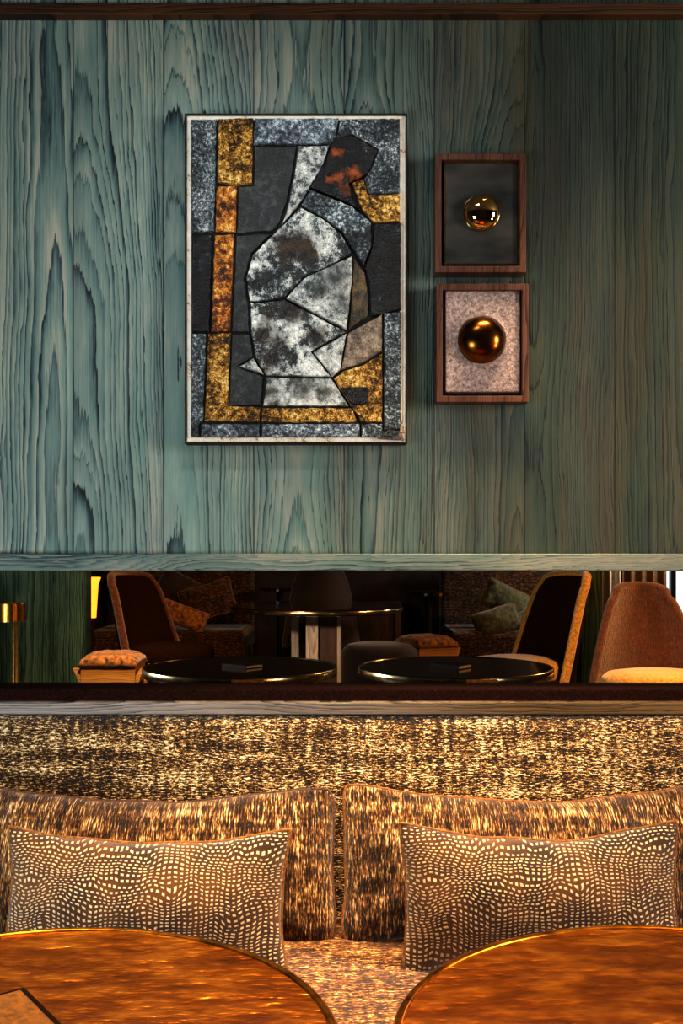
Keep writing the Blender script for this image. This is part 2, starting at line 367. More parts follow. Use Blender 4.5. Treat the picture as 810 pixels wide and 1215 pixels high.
# ---------------------------------------------------------------- room shell
XW = 4.0
D = 3.0
Z_RAIL0, Z_RAIL1 = P(0, 677.5, 2.96).z, P(0, 657, 2.96).z
Z_CAP0, Z_CAP1 = P(0, 848, 2.94).z, P(0, 833, 2.94).z
def sbox(name, dims, mat, bevel=0.0): return struct(boxo(name, dims, mat, None, bevel))
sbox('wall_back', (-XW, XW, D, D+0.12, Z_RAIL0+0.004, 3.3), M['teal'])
sbox('trim_1', (-XW, XW, 2.955, D+0.002, Z_RAIL0, Z_RAIL1), M['teal_rail'], 0.004)
zt0, zt1 = P(0, 18, 2.97).z, P(0, 4, 2.97).z
sbox('trim_2', (-XW, XW, 2.965, D+0.002, zt0, zt1), M['dkwood'], 0.003)
sbox('wall_lower', (-XW, XW, D, D+0.12, 0.0, Z_CAP1-0.03), M['dkwood'])
Z_LEDGE = P(0, 809.5, 3.12).z
struct(boxo('trim_4', (-XW, XW, 2.966, D+0.12, Z_CAP1-0.03, Z_LEDGE), M['darkvelvet'], None, 0.006))
sbox('trim_3', (-XW, XW, 2.935, 2.966, Z_CAP0, Z_CAP1), M['cap'], 0.004)
sbox('floor', (-XW, XW, -1.6, D+0.12, -0.1, 0.0), M['floor'])
sbox('floor_rear', (-XW, XW, D+0.12, 5.75, -0.1, 0.13), M['floor'])
sbox('floor_upper', (-XW, XW, 5.75, 10.8, -0.1, 0.25), M['floor'])
sbox('ceiling', (-XW, XW, -1.6, 10.8, 3.3, 3.4), M['ceil'])
sbox('wall_left', (-XW-0.1, -XW, -1.6, 10.8, -0.1, 3.4), M['plaster'])
sbox('wall_right', (XW, XW+0.1, -1.6, 10.8, -0.1, 3.4), M['plaster'])
sbox('wall_front', (-XW, XW, -1.7, -1.6, -0.1, 3.4), M['plaster'])
# rear wall with a window opening at the right
wx0, wx1, wz0, wz1 = 2.95, 3.85, 0.7, 2.6
bm = bmesh.new()
box(bm, -XW, wx0, 10.6, 10.8, 0.25, 3.3); box(bm, wx1, XW, 10.6, 10.8, 0.25, 3.3)
box(bm, wx0, wx1, 10.6, 10.8, 0.25, wz0); box(bm, wx0, wx1, 10.6, 10.8, wz1, 3.3)
struct(link('wall_rear', bm, M['plaster']))
w = struct(boxo('window_1', (wx0, wx1, 10.7, 10.71, wz0, wz1), M['pane']))
bm = bmesh.new()
for a in ((wx0, wx0+.05, wz0, wz1), (wx1-.05, wx1, wz0, wz1), (3.375, 3.425, wz0, wz1), (wx0, wx1, wz0, wz0+.05), (wx0, wx1, wz1-.05, wz1)):
    box(bm, a[0], a[1], 10.67, 10.74, a[2], a[3])
link('window_frame', bm, M['black'], w)
# green boarded divider at the left of the rear room, and the dark green pier at its right
px0 = P(102, 0, 7.6).x
sbox('wall_divider', (-XW, px0, 7.6, 7.76, 0.25, 3.3), M['panelgreen'])
sbox('wall_pier', (P(690, 0, 8.6).x, P(714, 0, 8.6).x, 8.6, 8.9, 0.25, 3.3), M['panelgreen'])

# ---------------------------------------------------------------- front banquette
bq = thing('banquette', 'long banquette upholstered in brown and cream woven chenille under the slot opening', 'banquette', (0, 2.6, 0))
def world_child(o, parent):
    o.parent = parent; o.matrix_parent_inverse = Matrix.Translation(-Vector(parent.location)); return o
zb = Z_CAP0
bm = bmesh.new()                                      # backrest: padded, leaning, softly bulging
nx, nz = 60, 24
g = []
for j in range(nz+1):
    row = []
    for i in range(nx+1):
        t = j/nz; x = -XW*0.9 + 1.8*XW*i/nx; z = 0.40 + (zb-0.40)*t
        y = 2.80 + 0.13*t - 0.018*math.sin(math.pi*min(1, t))
        if t > 0.94: y += 0.03*((t-0.94)/0.06)**2
        y += 0.004*mnoise.noise(Vector((x*3, z*5, 0)))
        row.append(bm.verts.new((x, y, z)))
    g.append(row)
for j in range(nz):
    for i in range(nx): bm.faces.new((g[j][i], g[j][i+1], g[j+1][i+1], g[j+1][i]))
bk = [bm.verts.new((v.co.x, 2.998, v.co.z)) for v in (g[0][0], g[0][-1], g[-1][-1], g[-1][0])]
bm.faces.new(bk)
bm.faces.new([bk[0], bk[1]] + list(reversed(g[0]))); bm.faces.new([bk[3], bk[2]] + list(reversed(g[-1])))
bm.faces.new([bk[0], bk[3]] + [g[j][0] for j in range(nz, -1, -1)]); bm.faces.new([bk[1], bk[2]] + [g[j][-1] for j in range(nz, -1, -1)])
world_child(link('backrest', bm, M['tweed'], None, True), bq)
bm = bmesh.new()
gx_, gy_ = 90, 24; g = []
for j in range(gy_+1):
    row = []
    for i in range(gx_+1):
        x = -3.6+7.2*i/gx_; y = 2.06+0.80*j/gy_
        z = 0.43 + 0.006*mnoise.noise(Vector((x*5, y*6, 2))) - 0.05*max(0, (2.14-y)/0.08)**2
        row.append(bm.verts.new((x, y, z)))
    g.append(row)
for j in range(gy_):
    for i in range(gx_): bm.faces.new((g[j][i], g[j][i+1], g[j+1][i+1], g[j+1][i]))
lo = [bm.verts.new((v.co.x, v.co.y, 0.24)) for v in (g[0][0], g[0][-1], g[-1][-1], g[-1][0])]
bm.faces.new(lo)
bm.faces.new([lo[0], lo[1]] + list(reversed(g[0]))); bm.faces.new([lo[3], lo[2]] + list(reversed(g[-1])))
bm.faces.new([lo[0], lo[3]] + [g[j][0] for j in range(gy_, -1, -1)]); bm.faces.new([lo[1], lo[2]] + [g[j][-1] for j in range(gy_, -1, -1)])
world_child(link('seat', bm, M['tweedseat'], None, True), bq)
world_child(boxo('plinth', (-3.6, 3.6, 2.12, 2.9, 0.0, 0.24), M['umber']), bq)

# ---------------------------------------------------------------- pillows
def pillow(name, W, H, T, mat, pipe, label, cen, tilt, rz=0.0, ears=0.10, earx=0.035, seed=0, group=None, wrinkle=0.012, roll=0.0, nu=70, nv=36, parent=None, piper=0.004, cat='pillow', rnd=0.015):
    def plan(u, v):
        x = W/2*u*(1 - earx*(1-v*v)) ; z = H/2*v*(1 - ears*(1-u*u))
        x *= 1-rnd*abs(v)**9; z *= 1-rnd*2.0*abs(u)**14
        s = mnoise.noise(Vector((u*2.1+seed, v*1.3, seed*1.7)))
        return x + 0.012*s*abs(u)*W, z + 0.010*mnoise.noise(Vector((u*2.7, v*1.1+seed, 4.0)))
    bm = bmesh.new(); sides = []
    for sgn in (-1, 1):
        g = []
        for j in range(nv+1):
            row = []
            for i in range(nu+1):
                u = -1+2*i/nu; v = -1+2*j/nv
                u = math.sin(u*math.pi/2)*0.55+u*0.45; v = math.sin(v*math.pi/2)*0.55+v*0.45
                x, z = plan(u, v)
                k = max(0.0, (1-u*u))**0.55 * max(0.0, (1-v*v))**0.55
                y = sgn*T/2*k
                edge = (u*u)**2 + (v*v)**2
                wv = mnoise.noise(Vector((x*9+seed*3, z*9, sgn*3.0))) + 0.6*mnoise.noise(Vector((x*20, z*22+seed, sgn)))
                y += sgn*wrinkle*wv*min(1, k*2.2)*(0.5+0.7*min(1, edge))
                if sgn == 1 and (i in (0, nu) or j in (0, nv)): row.append(sides[0][j][i])
                else: row.append(bm.verts.new((x, y, z)))
            g.append(row)
        sides.append(g)
        for j in range(nv):
            for i in range(nu):
                f = (g[j][i], g[j][i+1], g[j+1][i+1], g[j+1][i])
                bm.faces.new(f if sgn < 0 else tuple(reversed(f)))
    o = link(name, bm, mat, parent, True)
    if pipe:
        g = sides[0]; pts = []
        def pp(i, j):
            u = -1+2*i/nu; v = -1+2*j/nv
            u = math.sin(u*math.pi/2)*0.55+u*0.45; v = math.sin(v*math.pi/2)*0.55+v*0.45
            x, z = plan(u, v); return Vector((x, 0, z))
        pts = [pp(i, 0) for i in range(nu)] + [pp(nu, j) for j in range(nv)] + [pp(i, nv) for i in range(nu, 0, -1)] + [pp(0, j) for j in range(nv, 0, -1)]
        b2 = bmesh.new(); tube(b2, pts, piper, 8, True)
        link('piping', b2, pipe, o, True)
    o.location = cen; o.rotation_euler = (tilt, roll, rz)
    if label: tag(o, label, cat, group)
    return o
SEAT = 0.43
def stand(W, H, px, pyc, Yc, tilt): return P(px, pyc, Yc)
pillow('throw_pillow', 0.97, 0.41, 0.22, M['tweedv'], M['piping'],
       'large brown woven pillow leaning on the banquette back behind the left velvet pillow', P(174, 1025, 2.69), -0.32, seed=1.0, ears=0.24, wrinkle=0.014, roll=0.0, earx=0.015, rnd=0.035)
pillow('throw_pillow', 0.97, 0.41, 0.22, M['tweedv'], M['pipegold'],
       'large brown woven pillow leaning on the banquette back behind the right velvet pillow', P(628, 1025, 2.69), -0.32, seed=5.2, ears=0.24, wrinkle=0.022, earx=0.015, rnd=0.035)
pillow('lumbar_pillow', 0.68, 0.355, 0.19, M['dash'], M['pipegold'],
       'small velvet pillow with cream stitched dashes at the left behind the table holding the book', P(173, 1069, 2.47), -0.12, seed=2.3, ears=0.27, wrinkle=0.007, roll=0.012, earx=0.06)
pillow('lumbar_pillow', 0.67, 0.365, 0.19, M['dash'], M['pipegold'],
       'small velvet pillow with cream stitched dashes behind the bare copper table at right', P(641, 1066, 2.47), -0.12, seed=8.1, ears=0.27, wrinkle=0.007, roll=-0.012, earx=0.06)

# ---------------------------------------------------------------- round tables
def round_table(label, loc, top, rim, r=0.465, h=0.72, group=None, base=True):
    t = thing('round_table', label, 'table', loc, 0, group)
    th = 0.036
    bm = bmesh.new(); lathe(bm, [(0, h), (r*0.5, h), (r-0.016, h), (r-0.016, h-0.012), (0, h-0.012)], 128)
    link('tabletop', bm, top, t, True).data.shade_flat()
    bm = bmesh.new(); lathe(bm, [(r-0.0158, h-0.012), (r-0.0158, h+0.001), (r-0.012, h+0.004), (r-0.004, h+0.003), (r, h-0.002), (r, h-th), (r-0.004, h-th-0.003), (r-0.03, h-th-0.003), (r-0.03, h-0.0125), (r-0.0158, h-0.012)], 128)
    link('rim', bm, rim, t, True)
    bm = bmesh.new(); lathe(bm, [(0, h-0.012), (r-0.032, h-0.012), (r-0.032, h-th), (0, h-th)], 64); link('underside', bm, M['umber'], t)
    bm = bmesh.new(); lathe(bm, [(0, h-th), (0.10, h-th), (0.06, h-th-0.05), (0.05, h-0.3), (0.05, 0.03), (0, 0.03)], 32); link('pedestal', bm, M['black'], t, True)
    bm = bmesh.new(); lathe(bm, [(0, 0.03), (0.05, 0.03), (0.25, 0.02), (0.26, 0.012), (0.26, 0), (0, 0)], 48); link('base', bm, M['black'], t, True)
    return t
round_table('round copper topped table at lower left with a brown book lying on it', (-0.463, 1.452, 0), M['copper'], M['goldrim'])
round_table('bare round copper topped table at lower right with a bright gilt rim', (0.535, 1.463, 0), M['copper'], M['goldrim'])
TR = 0.465
tl = round_table('round dark lacquer table behind the opening at left, beside the oak stool', (P(285, 0, 5).x, 5.0, 0.13), M['lacquer'], M['silver'])
tr = round_table('round dark lacquer table behind the opening at right, before the chair with ochre seat', (P(540, 0, 5).x, 5.0, 0.13), M['lacquer'], M['silver'])
for t, dx in ((tl, 20), (tr, 18)):                       # amber light glint on each rim, built as a thin raised strip
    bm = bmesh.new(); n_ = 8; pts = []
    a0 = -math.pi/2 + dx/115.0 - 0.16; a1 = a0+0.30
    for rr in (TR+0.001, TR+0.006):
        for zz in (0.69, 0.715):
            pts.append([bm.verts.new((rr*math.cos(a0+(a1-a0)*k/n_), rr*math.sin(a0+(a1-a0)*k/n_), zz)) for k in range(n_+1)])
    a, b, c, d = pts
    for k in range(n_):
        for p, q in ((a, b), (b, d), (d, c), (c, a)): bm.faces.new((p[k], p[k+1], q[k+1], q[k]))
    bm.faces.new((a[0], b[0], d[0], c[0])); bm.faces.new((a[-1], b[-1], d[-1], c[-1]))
    o = link('rim_glint', bm, M['ochre'], t); o['label'] = 'amber glint built on the rim'

def book(label, loc, rz, w=0.15, l=0.21, th=0.022, group=None, pale=False):
    cov = M['coveredge']
    t = thing('book', label, 'book', loc, rz, group)
    bm = bmesh.new(); box(bm, -w/2, w/2, -l/2, l/2, th-0.003, th); box(bm, -w/2, w/2, -l/2, l/2, 0, 0.003); box(bm, -w/2, -w/2+0.003, -l/2, l/2, 0.003, th-0.003)
    link('cover', bm, cov, t)
    boxo('page_block', (-w/2+0.003, w/2-0.004, -l/2+0.004, l/2-0.004, 0.003, th-0.003), M['pages'] if pale else M['coveredge'], t)
    if not pale: boxo('cover_panel', (-w/2+0.009, w/2-0.009, -l/2+0.009, l/2-0.009, th, th+0.0012), M['cover'], t)
    return t
# front-left book: far corner seen at (32,1178); one edge runs to (70,1215)
ex = Vector((0.08, -0.109)).normalized(); rz = math.atan2(ex.x, -ex.y)     # long edge direction
cor = Vector((-0.489, 1.606)); ey = Vector((-ex.y*-1, 0))
ed2 = Vector((-0.109, -0.08)).normalized()
cb = cor + ex*0.105 + ed2*0.075
book('brown cloth-covered book lying on the copper table at lower left', (cb.x, cb.y, 0.7205), rz)
book('dark book lying on the left lacquer table behind the opening', (P(287, 0, 4.95).x, 4.98, 0.8505), 0.9, w=0.12, l=0.16, th=0.016, pale=True)
book('dark book lying on the right lacquer table behind the opening', (P(535, 0, 4.95).x, 4.95, 0.8505), 0.9, w=0.12, l=0.16, th=0.02, pale=True)

# ---------------------------------------------------------------- wall art
def crop(cx, cy): return (210+cx/2.893, 120+cy/2.893)
YA = 2.955                                            # face of the ground slab
art = thing('relief_painting', 'tall ceramic relief of a mottled white vase with gold bands on the boarded wall', 'painting', P(350.5, 330, 3.0))
def art_child(o): return world_child(o, art)
def px_box(name, x0, y0, x1, y1, Yf, Yb, mat, bevel=0):
    a = P(x0, y1, Yf); b = P(x1, y0, Yf); return boxo(name, (a.x, b.x, Yf, Yb, a.z, b.z), mat, None, bevel)
def frame_bm(x0, y0, x1, y1, tpx, Yf, Yb):
    bm = bmesh.new(); o = [P(x0, y1, Yf), P(x1, y1, Yf), P(x1, y0, Yf), P(x0, y0, Yf)]
    i_ = [P(x0+tpx, y1-tpx, Yf), P(x1-tpx, y1-tpx, Yf), P(x1-tpx, y0+tpx, Yf), P(x0+tpx, y0+tpx, Yf)]
    R = []
    for ring in (o, i_):
        R.append([bm.verts.new((p.x, Yf, p.z)) for p in ring]); R.append([bm.verts.new((p.x, Yb, p.z)) for p in ring])
    of, ob, inf, inb = R
    for k in range(4):
        j = (k+1) % 4
        for a, b in ((of, ob), (ob, inb), (inb, inf), (inf, of)): bm.faces.new((a[k], a[j], b[j], b[k]))
    return bm
art_child(link('frame', frame_bm(219, 134.5, 483, 526.5, 2.2, 2.949, 2.998), M['rustframe'], None, False, 0.001))
art_child(px_box('ground', 221, 136, 481.5, 524.5, YA, 2.996, M['ground']))
art_child(px_box('grout_bed', 227, 142.5, 474, 518, YA-0.003, YA+0.003, M['grout']))
PIECES = [
 ('c_silver', 10, [(48,65),(138,65),(133,280),(130,450),(50,455)]),
 ('c_gold', 13, [(142,65),(262,62),(258,290),(205,293),(138,283)]),
 ('c_rust', 12, [(135,295),(207,293),(203,455),(132,455)]),
 ('c_blue', 10, [(268,62),(555,62),(540,150),(262,155)]),
 ('c_dark', 8, [(265,158),(412,156),(400,240),(378,350),(350,425),(330,448),(205,458),(210,296),(262,293)]),
 ('c_pale', 12, [(414,158),(525,155),(500,230),(450,310),(418,360),(360,428),(385,345),(405,240)]),
 ('c_silver', 9, [(560,62),(765,62),(765,318),(655,322),(640,268),(662,240),(690,170),(600,118),(545,135)]),
 ('s_black', 14, [(540,130),(600,122),(690,172),(655,255),(590,285),(600,330),(630,385),(600,362),(455,302),(500,225)]),
 ('c_gold', 11, [(600,285),(640,268),(655,325),(765,320),(765,417),(672,420),(632,372)]),
 ('c_silver', 14, [(457,307),(600,366),(665,420),(668,500),(640,570),(608,520),(565,450),(500,402),(426,362)]),
 ('s_upper', 13, [(425,368),(500,407),(560,455),(600,527),(520,570),(440,605),(370,678),(300,690),(250,690),(238,610),(262,530),(330,462),(365,428)]),
 ('s_tri', 16, [(600,535),(602,600),(592,700),(582,790),(374,680),(442,608),(522,573)]),
 ('c_black', 12, [(675,425),(768,420),(768,720),(664,742),(657,620),(642,578),(668,508)]),
 ('c_olive', 9, [(606,540),(645,590),(660,680),(655,742),(588,788),(596,700)]),
 ('c_black', 10, [(55,465),(123,462),(115,795),(52,795)]),
 ('c_rust', 13, [(130,465),(197,460),(190,640),(183,795),(117,795)]),
 ('c_dark', 8, [(203,462),(325,456),(258,525),(234,610),(245,700),(250,795),(188,795)]),
 ('s_lower', 12, [(252,695),(300,694),(368,682),(580,794),(460,862),(528,948),(305,943),(272,890),(256,800)]),
 ('c_pale', 14, [(215,912),(262,883),(300,940)]),
 ('c_dark', 8, [(188,800),(252,800),(262,878),(211,912),(298,946),(290,1045),(178,1048)]),
 ('c_silver', 10, [(52,800),(103,800),(92,1100),(78,1105),(78,1155),(48,1155)]),
 ('c_gold', 13, [(108,800),(185,798),(176,1048),(288,1050),(284,1104),(95,1100)]),
 ('c_gold', 12, [(292,1055),(560,1054),(600,1054),(622,1104),(290,1104)]),
 ('s_base', 13, [(308,950),(530,953),(590,1048),(296,1048)]),
 ('c_taupe', 10, [(588,796),(704,732),(704,860),(640,900),(562,925),(575,850)]),
 ('c_pale', 12, [(466,864),(582,799),(572,850),(560,925),(532,948)]),
 ('c_gold', 12, [(704,866),(704,1104),(632,1104),(536,955),(566,930),(640,905)]),
 ('c_black', 15, [(558,985),(655,983),(658,1045),(598,1045)]),
 ('c_silver', 11, [(709,728),(770,725),(768,1130),(709,1130)]),
 ('c_blue', 10, [(82,1108),(284,1108),(284,1155),(82,1155)]),
 ('c_blue', 11, [(291,1108),(627,1108),(628,1155),(291,1155)]),
 ('c_silver', 10, [(632,1108),(705,1108),(705,1132),(762,1136),(742,1155),(633,1155)]),
]
def piece(mat, hmm, pts):
    hmm = hmm*1.3
    y1 = YA-hmm/1000.0
    P2 = [P(*crop(x, y), YA-0.004) for x, y in pts]
    P2 = [Vector((p.x, p.z)) for p in P2]
    # resample with jitter so that the edges look hand torn
    out = []
    for i, a in enumerate(P2):
        b = P2[(i+1) % len(P2)]; n = max(1, int((b-a).length/0.012))
        for k in range(n):
            q = a+(b-a)*k/n
            j = 0.0011 if k else 0.0006
            out.append(q+Vector((random.uniform(-j, j), random.uniform(-j, j))))
    area2 = sum(out[i-1].x*out[i].y-out[i].x*out[i-1].y for i in range(len(out)))
    sg = 1 if area2 > 0 else -1
    nrm = []
    for i in range(len(out)):
        d_ = out[(i+1) % len(out)]-out[i-1]; nrm.append(Vector((-d_.y, d_.x)).normalized()*sg)
    bm = bmesh.new()
    def ring(y, ins):
        r = []
        for q, d_ in zip(out, nrm): r.append(bm.verts.new((q.x+d_.x*ins, y, q.y+d_.y*ins)))
        return r
    r0, r1, r2 = ring(YA-0.001, 0.0007), ring(y1+0.003, 0.0010), ring(y1, 0.003)
    for a, b in ((r0, r1), (r1, r2)):
        for i in range(len(a)):
            j = (i+1) % len(a); bm.faces.new((a[i], a[j], b[j], b[i]))
    for ring_ in (r2, r0):
        for tri in tessellate_polygon([[v.co.xzy for v in ring_]]): bm.faces.new([ring_[k] for k in tri])
    art_child(link('ceramic_piece', bm, M[mat]))
for p in PIECES: piece(*p)
# torn bits of gold at the foot of the border
bm = bmesh.new()
vs = [P(*crop(x, y), YA-0.004) for x, y in ((682,1145),(730,1128),(770,1135),(778,1165),(690,1160))]
a = [bm.verts.new((p.x, YA-0.010, p.z)) for p in vs]; b = [bm.verts.new((p.x, YA, p.z)) for p in vs]
bm.faces.new(a)
for i in range(5): bm.faces.new((a[i], a[(i+1) % 5], b[(i+1) % 5], b[i]))
art_child(link('ceramic_piece', bm, M['c_taupe']))

def framed(label, x0, y0, x1, y1, pan, panmat, dome, domemat, halo):
    t = thing('framed_relief', label, 'picture', P((x0+x1)/2, (y0+y1)/2, 3.0))
    world_child(link('frame', frame_bm(x0, y0, x1, y1, 7.5, 2.94, 2.998), M['walnut'], None, False, 0.0015), t)
    world_child(px_box('backing', x0+4, y0+4, x1-4, y1-4, 2.985, 2.997, M['grout']), t)
    world_child(px_box('panel', *pan, 2.952, 2.984, panmat, 0.004), t)
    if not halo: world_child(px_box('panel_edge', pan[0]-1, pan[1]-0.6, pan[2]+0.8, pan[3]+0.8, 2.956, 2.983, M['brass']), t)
    cx, cy, r = dome
    c = P(cx, cy, 2.94); R = r*2.94/F
    bm = bmesh.new()
    prof = [(R*math.cos(a), R*0.72*math.sin(a)) for a in [math.pi/2*k/20 for k in range(20)]] + [(0, R*0.72)]
    lathe(bm, prof, 64)
    bmesh.ops.rotate(bm, verts=bm.verts, cent=(0, 0, 0), matrix=Matrix.Rotation(math.pi/2, 3, 'X'))
    bmesh.ops.translate(bm, verts=bm.verts, vec=(c.x, 2.9525, c.z))
    world_child(link('dome', bm, domemat, None, True), t)
    if halo:
        bm = bmesh.new(); lathe(bm, [(R*1.28, 0.0), (R*1.18, 0.001), (R*1.08, 0.004), (R*1.0, 0.010), (R*0.97, 0.0)], 64)
        bmesh.ops.rotate(bm, verts=bm.verts, cent=(0, 0, 0), matrix=Matrix.Rotation(math.pi/2, 3, 'X'))
        bmesh.ops.translate(bm, verts=bm.verts, vec=(c.x, 2.9525, c.z))
        world_child(link('dome_collar', bm, panmat, None, True), t)
    return t
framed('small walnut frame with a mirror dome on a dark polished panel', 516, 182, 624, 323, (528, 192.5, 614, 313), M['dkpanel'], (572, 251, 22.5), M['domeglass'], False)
framed('small walnut frame with a bronze dome on a speckled rose panel', 517.5, 336.5, 627, 477, (528.5, 345, 617, 465), M['speck'], (571.5, 403, 28.5), M['domebronze'], True)

# ---------------------------------------------------------------- rear room
rb = thing('rear_banquette', 'low dark brown velvet banquette back running just behind the opening', 'banquette', (0, 3.3, 0.13))
zr = Z_LEDGE-0.03
world_child(boxo('backrest', (-3.6, 3.6, 3.14, 3.27, 0.5, zr), M['darkvelvet'], None, 0.02), rb)
world_child(boxo('seat', (-3.6, 3.6, 3.27, 3.85, 0.35, 0.56), M['darkvelvet'], None, 0.03), rb)
world_child(boxo('plinth', (-3.6, 3.6, 3.14, 3.8, 0.13, 0.35), M['umber']), rb)

# slim brass lamp at far left
lp = thing('reading_lamp', 'slim brass floor lamp with a drum head at far left behind the opening', 'lamp', P(18, 0, 4.2).xy.to_3d())
lp.location.z = 0.13
zh0, zh1 = P(0, 737, 4.2).z-0.13, P(0, 716, 4.2).z-0.13
off = (11-18)*4.2/F
bm = bmesh.new(); lathe(bm, [(0, zh1-0.012), (0.056, zh1-0.012), (0.056, zh1), (0.063, zh1), (0.063, zh0), (0.058, zh0), (0.058, zh1-0.02), (0, zh1-0.02)], 48, off, 0); link('lamp_head', bm, M['brass'], lp, True).data.shade_flat()
bm = bmesh.new(); lathe(bm, [(0, 0.02), (0.0085, 0.02), (0.0085, zh1-0.02), (0, zh1-0.02)], 16); link('stem', bm, M['satinbrass'], lp, True)
bm = bmesh.new(); lathe(bm, [(0, 0.02), (0.1, 0.018), (0.1, 0), (0, 0)], 40); link('base', bm, M['brass'], lp)

# torch lamps
def torch(label, px, Y):
    t = thing('floor_lamp', label, 'lamp', (P(px, 0, Y).x, Y, 0.25))
    z1, z0 = P(0, 685, Y).z-0.25, P(0, 733, Y).z-0.25; r = 10.0*Y/F
    bm = bmesh.new(); lathe(bm, [(r*0.45, z0), (r*0.55, z0+0.1), (r*0.7, z1-0.06), (r, z1), (r*0.96, z1), (r*0.66, z1-0.06), (r*0.5, z0+0.1), (r*0.4, z0)], 40); link('lamp_shade', bm, M['glow'], t, True)
    bm = bmesh.new(); lathe(bm, [(0, 0.02), (0.012, 0.02), (0.012, z0), (r*0.45, z0), (r*0.45, z0+0.004), (0, z0+0.004)], 16); link('pole', bm, M['brass'], t)
    bm = bmesh.new(); lathe(bm, [(0, 0.02), (0.12, 0.018), (0.12, 0), (0, 0)], 32); link('base', bm, M['black'], t)
torch('glowing amber torch lamp beside the green boarded panel', 109.5, 8.2)
torch('glowing amber torch lamp peeping out behind the ochre rimmed chair back', 681.5, 8.3)

# stools: block frame, flared legs, padded top
def stool(label, loc, rz, w=0.36, group=None):
    t = thing('stool', label, 'stool', loc, rz, group)
    z0, z1 = 0.27, 0.385
    boxo('apron', (-w/2, w/2, -w/2, w/2, z0, z1), M['oak'], t, 0.004)
    for sx in (-1, 1):
        for sy in (-1, 1):
            bm = bmesh.new()
            prof = [(0.0, 0.0, 0.026), (0.03, z0*0.5, 0.024), (0.012, z0, 0.03), (0.03, z0+0.06, 0.03), (0.055, z1-0.015, 0.02)]
            pr = None
            for dx, z, hw in prof:
                c = (sx*(w/2-0.01+dx), sy*(w/2-0.05)); q = [bm.verts.new((c[0]+a*0.017, c[1]+b*hw, z)) for a, b in ((-1,-1),(1,-1),(1,1),(-1,1))]
                if pr:
                    for k in range(4): bm.faces.new((pr[k], pr[(k+1) % 4], q[(k+1) % 4], q[k]))
                else: bm.faces.new(q)
                pr = q
            bm.faces.new(pr); link('leg', bm, M['oak'], t, False, 0.003)
    bm = bmesh.new(); n = 20; g = []
    for j in range(n+1):
        row = []
        for i in range(n+1):
            u, v = -1+2*i/n, -1+2*j/n
            k = (max(0, 1-u**4)*max(0, 1-v**4))**0.5
            s = 1.0+0.06*k**0.3
            row.append(bm.verts.new((u*(w/2+0.015)*s, v*(w/2+0.015)*s, z1+0.001+0.085*k+0.008*mnoise.noise(Vector((u*4, v*4, 1)))*k)))
        g.append(row)
    for j in range(n):
        for i in range(n): bm.faces.new((g[j][i], g[j][i+1], g[j+1][i+1], g[j+1][i]))
    bm.faces.new([g[0][i] for i in range(n, -1, -1)] + [g[j][0] for j in range(1, n+1)] + [g[n][i] for i in range(1, n+1)] + [g[j][n] for j in range(n-1, 0, -1)])
    link('seat_pad', bm, M['fleece'], t, True)
    return t
s1 = stool('oak block stool with flecked padded top at left of the left lacquer table', (P(133, 0, 7.0).x, 7.05, 0.25), 0.0)
s2 = copy_tree(s1); s2.location = (P(505, 0, 8.4).x, 8.4, 0.25); s2.rotation_euler.z = 0.5
s2['label'] = 'oak stool with flecked padded top behind the round brown ottoman'

# round ottoman
t = thing('ottoman', 'round brown upholstered ottoman behind the right lacquer table', 'ottoman', (P(450, 0, 7.4).x, 7.4, 0.25))
ro = 46*7.4/F; zo = P(0, 763, 7.3).z-0.25
bm = bmesh.new(); lathe(bm, [(0, zo), (ro*0.5, zo-0.004), (ro*0.82, zo-0.02), (ro*0.97, zo-0.06), (ro, zo-0.1), (ro*0.99, 0.1), (ro*0.95, 0.06), (0, 0.06)], 64); link('cushion', bm, M['velvet'], t, True)
bm = bmesh.new(); lathe(bm, [(0, 0.06), (ro*0.9, 0.06), (ro*0.9, 0), (0, 0)], 48); link('base', bm, M['black'], t)

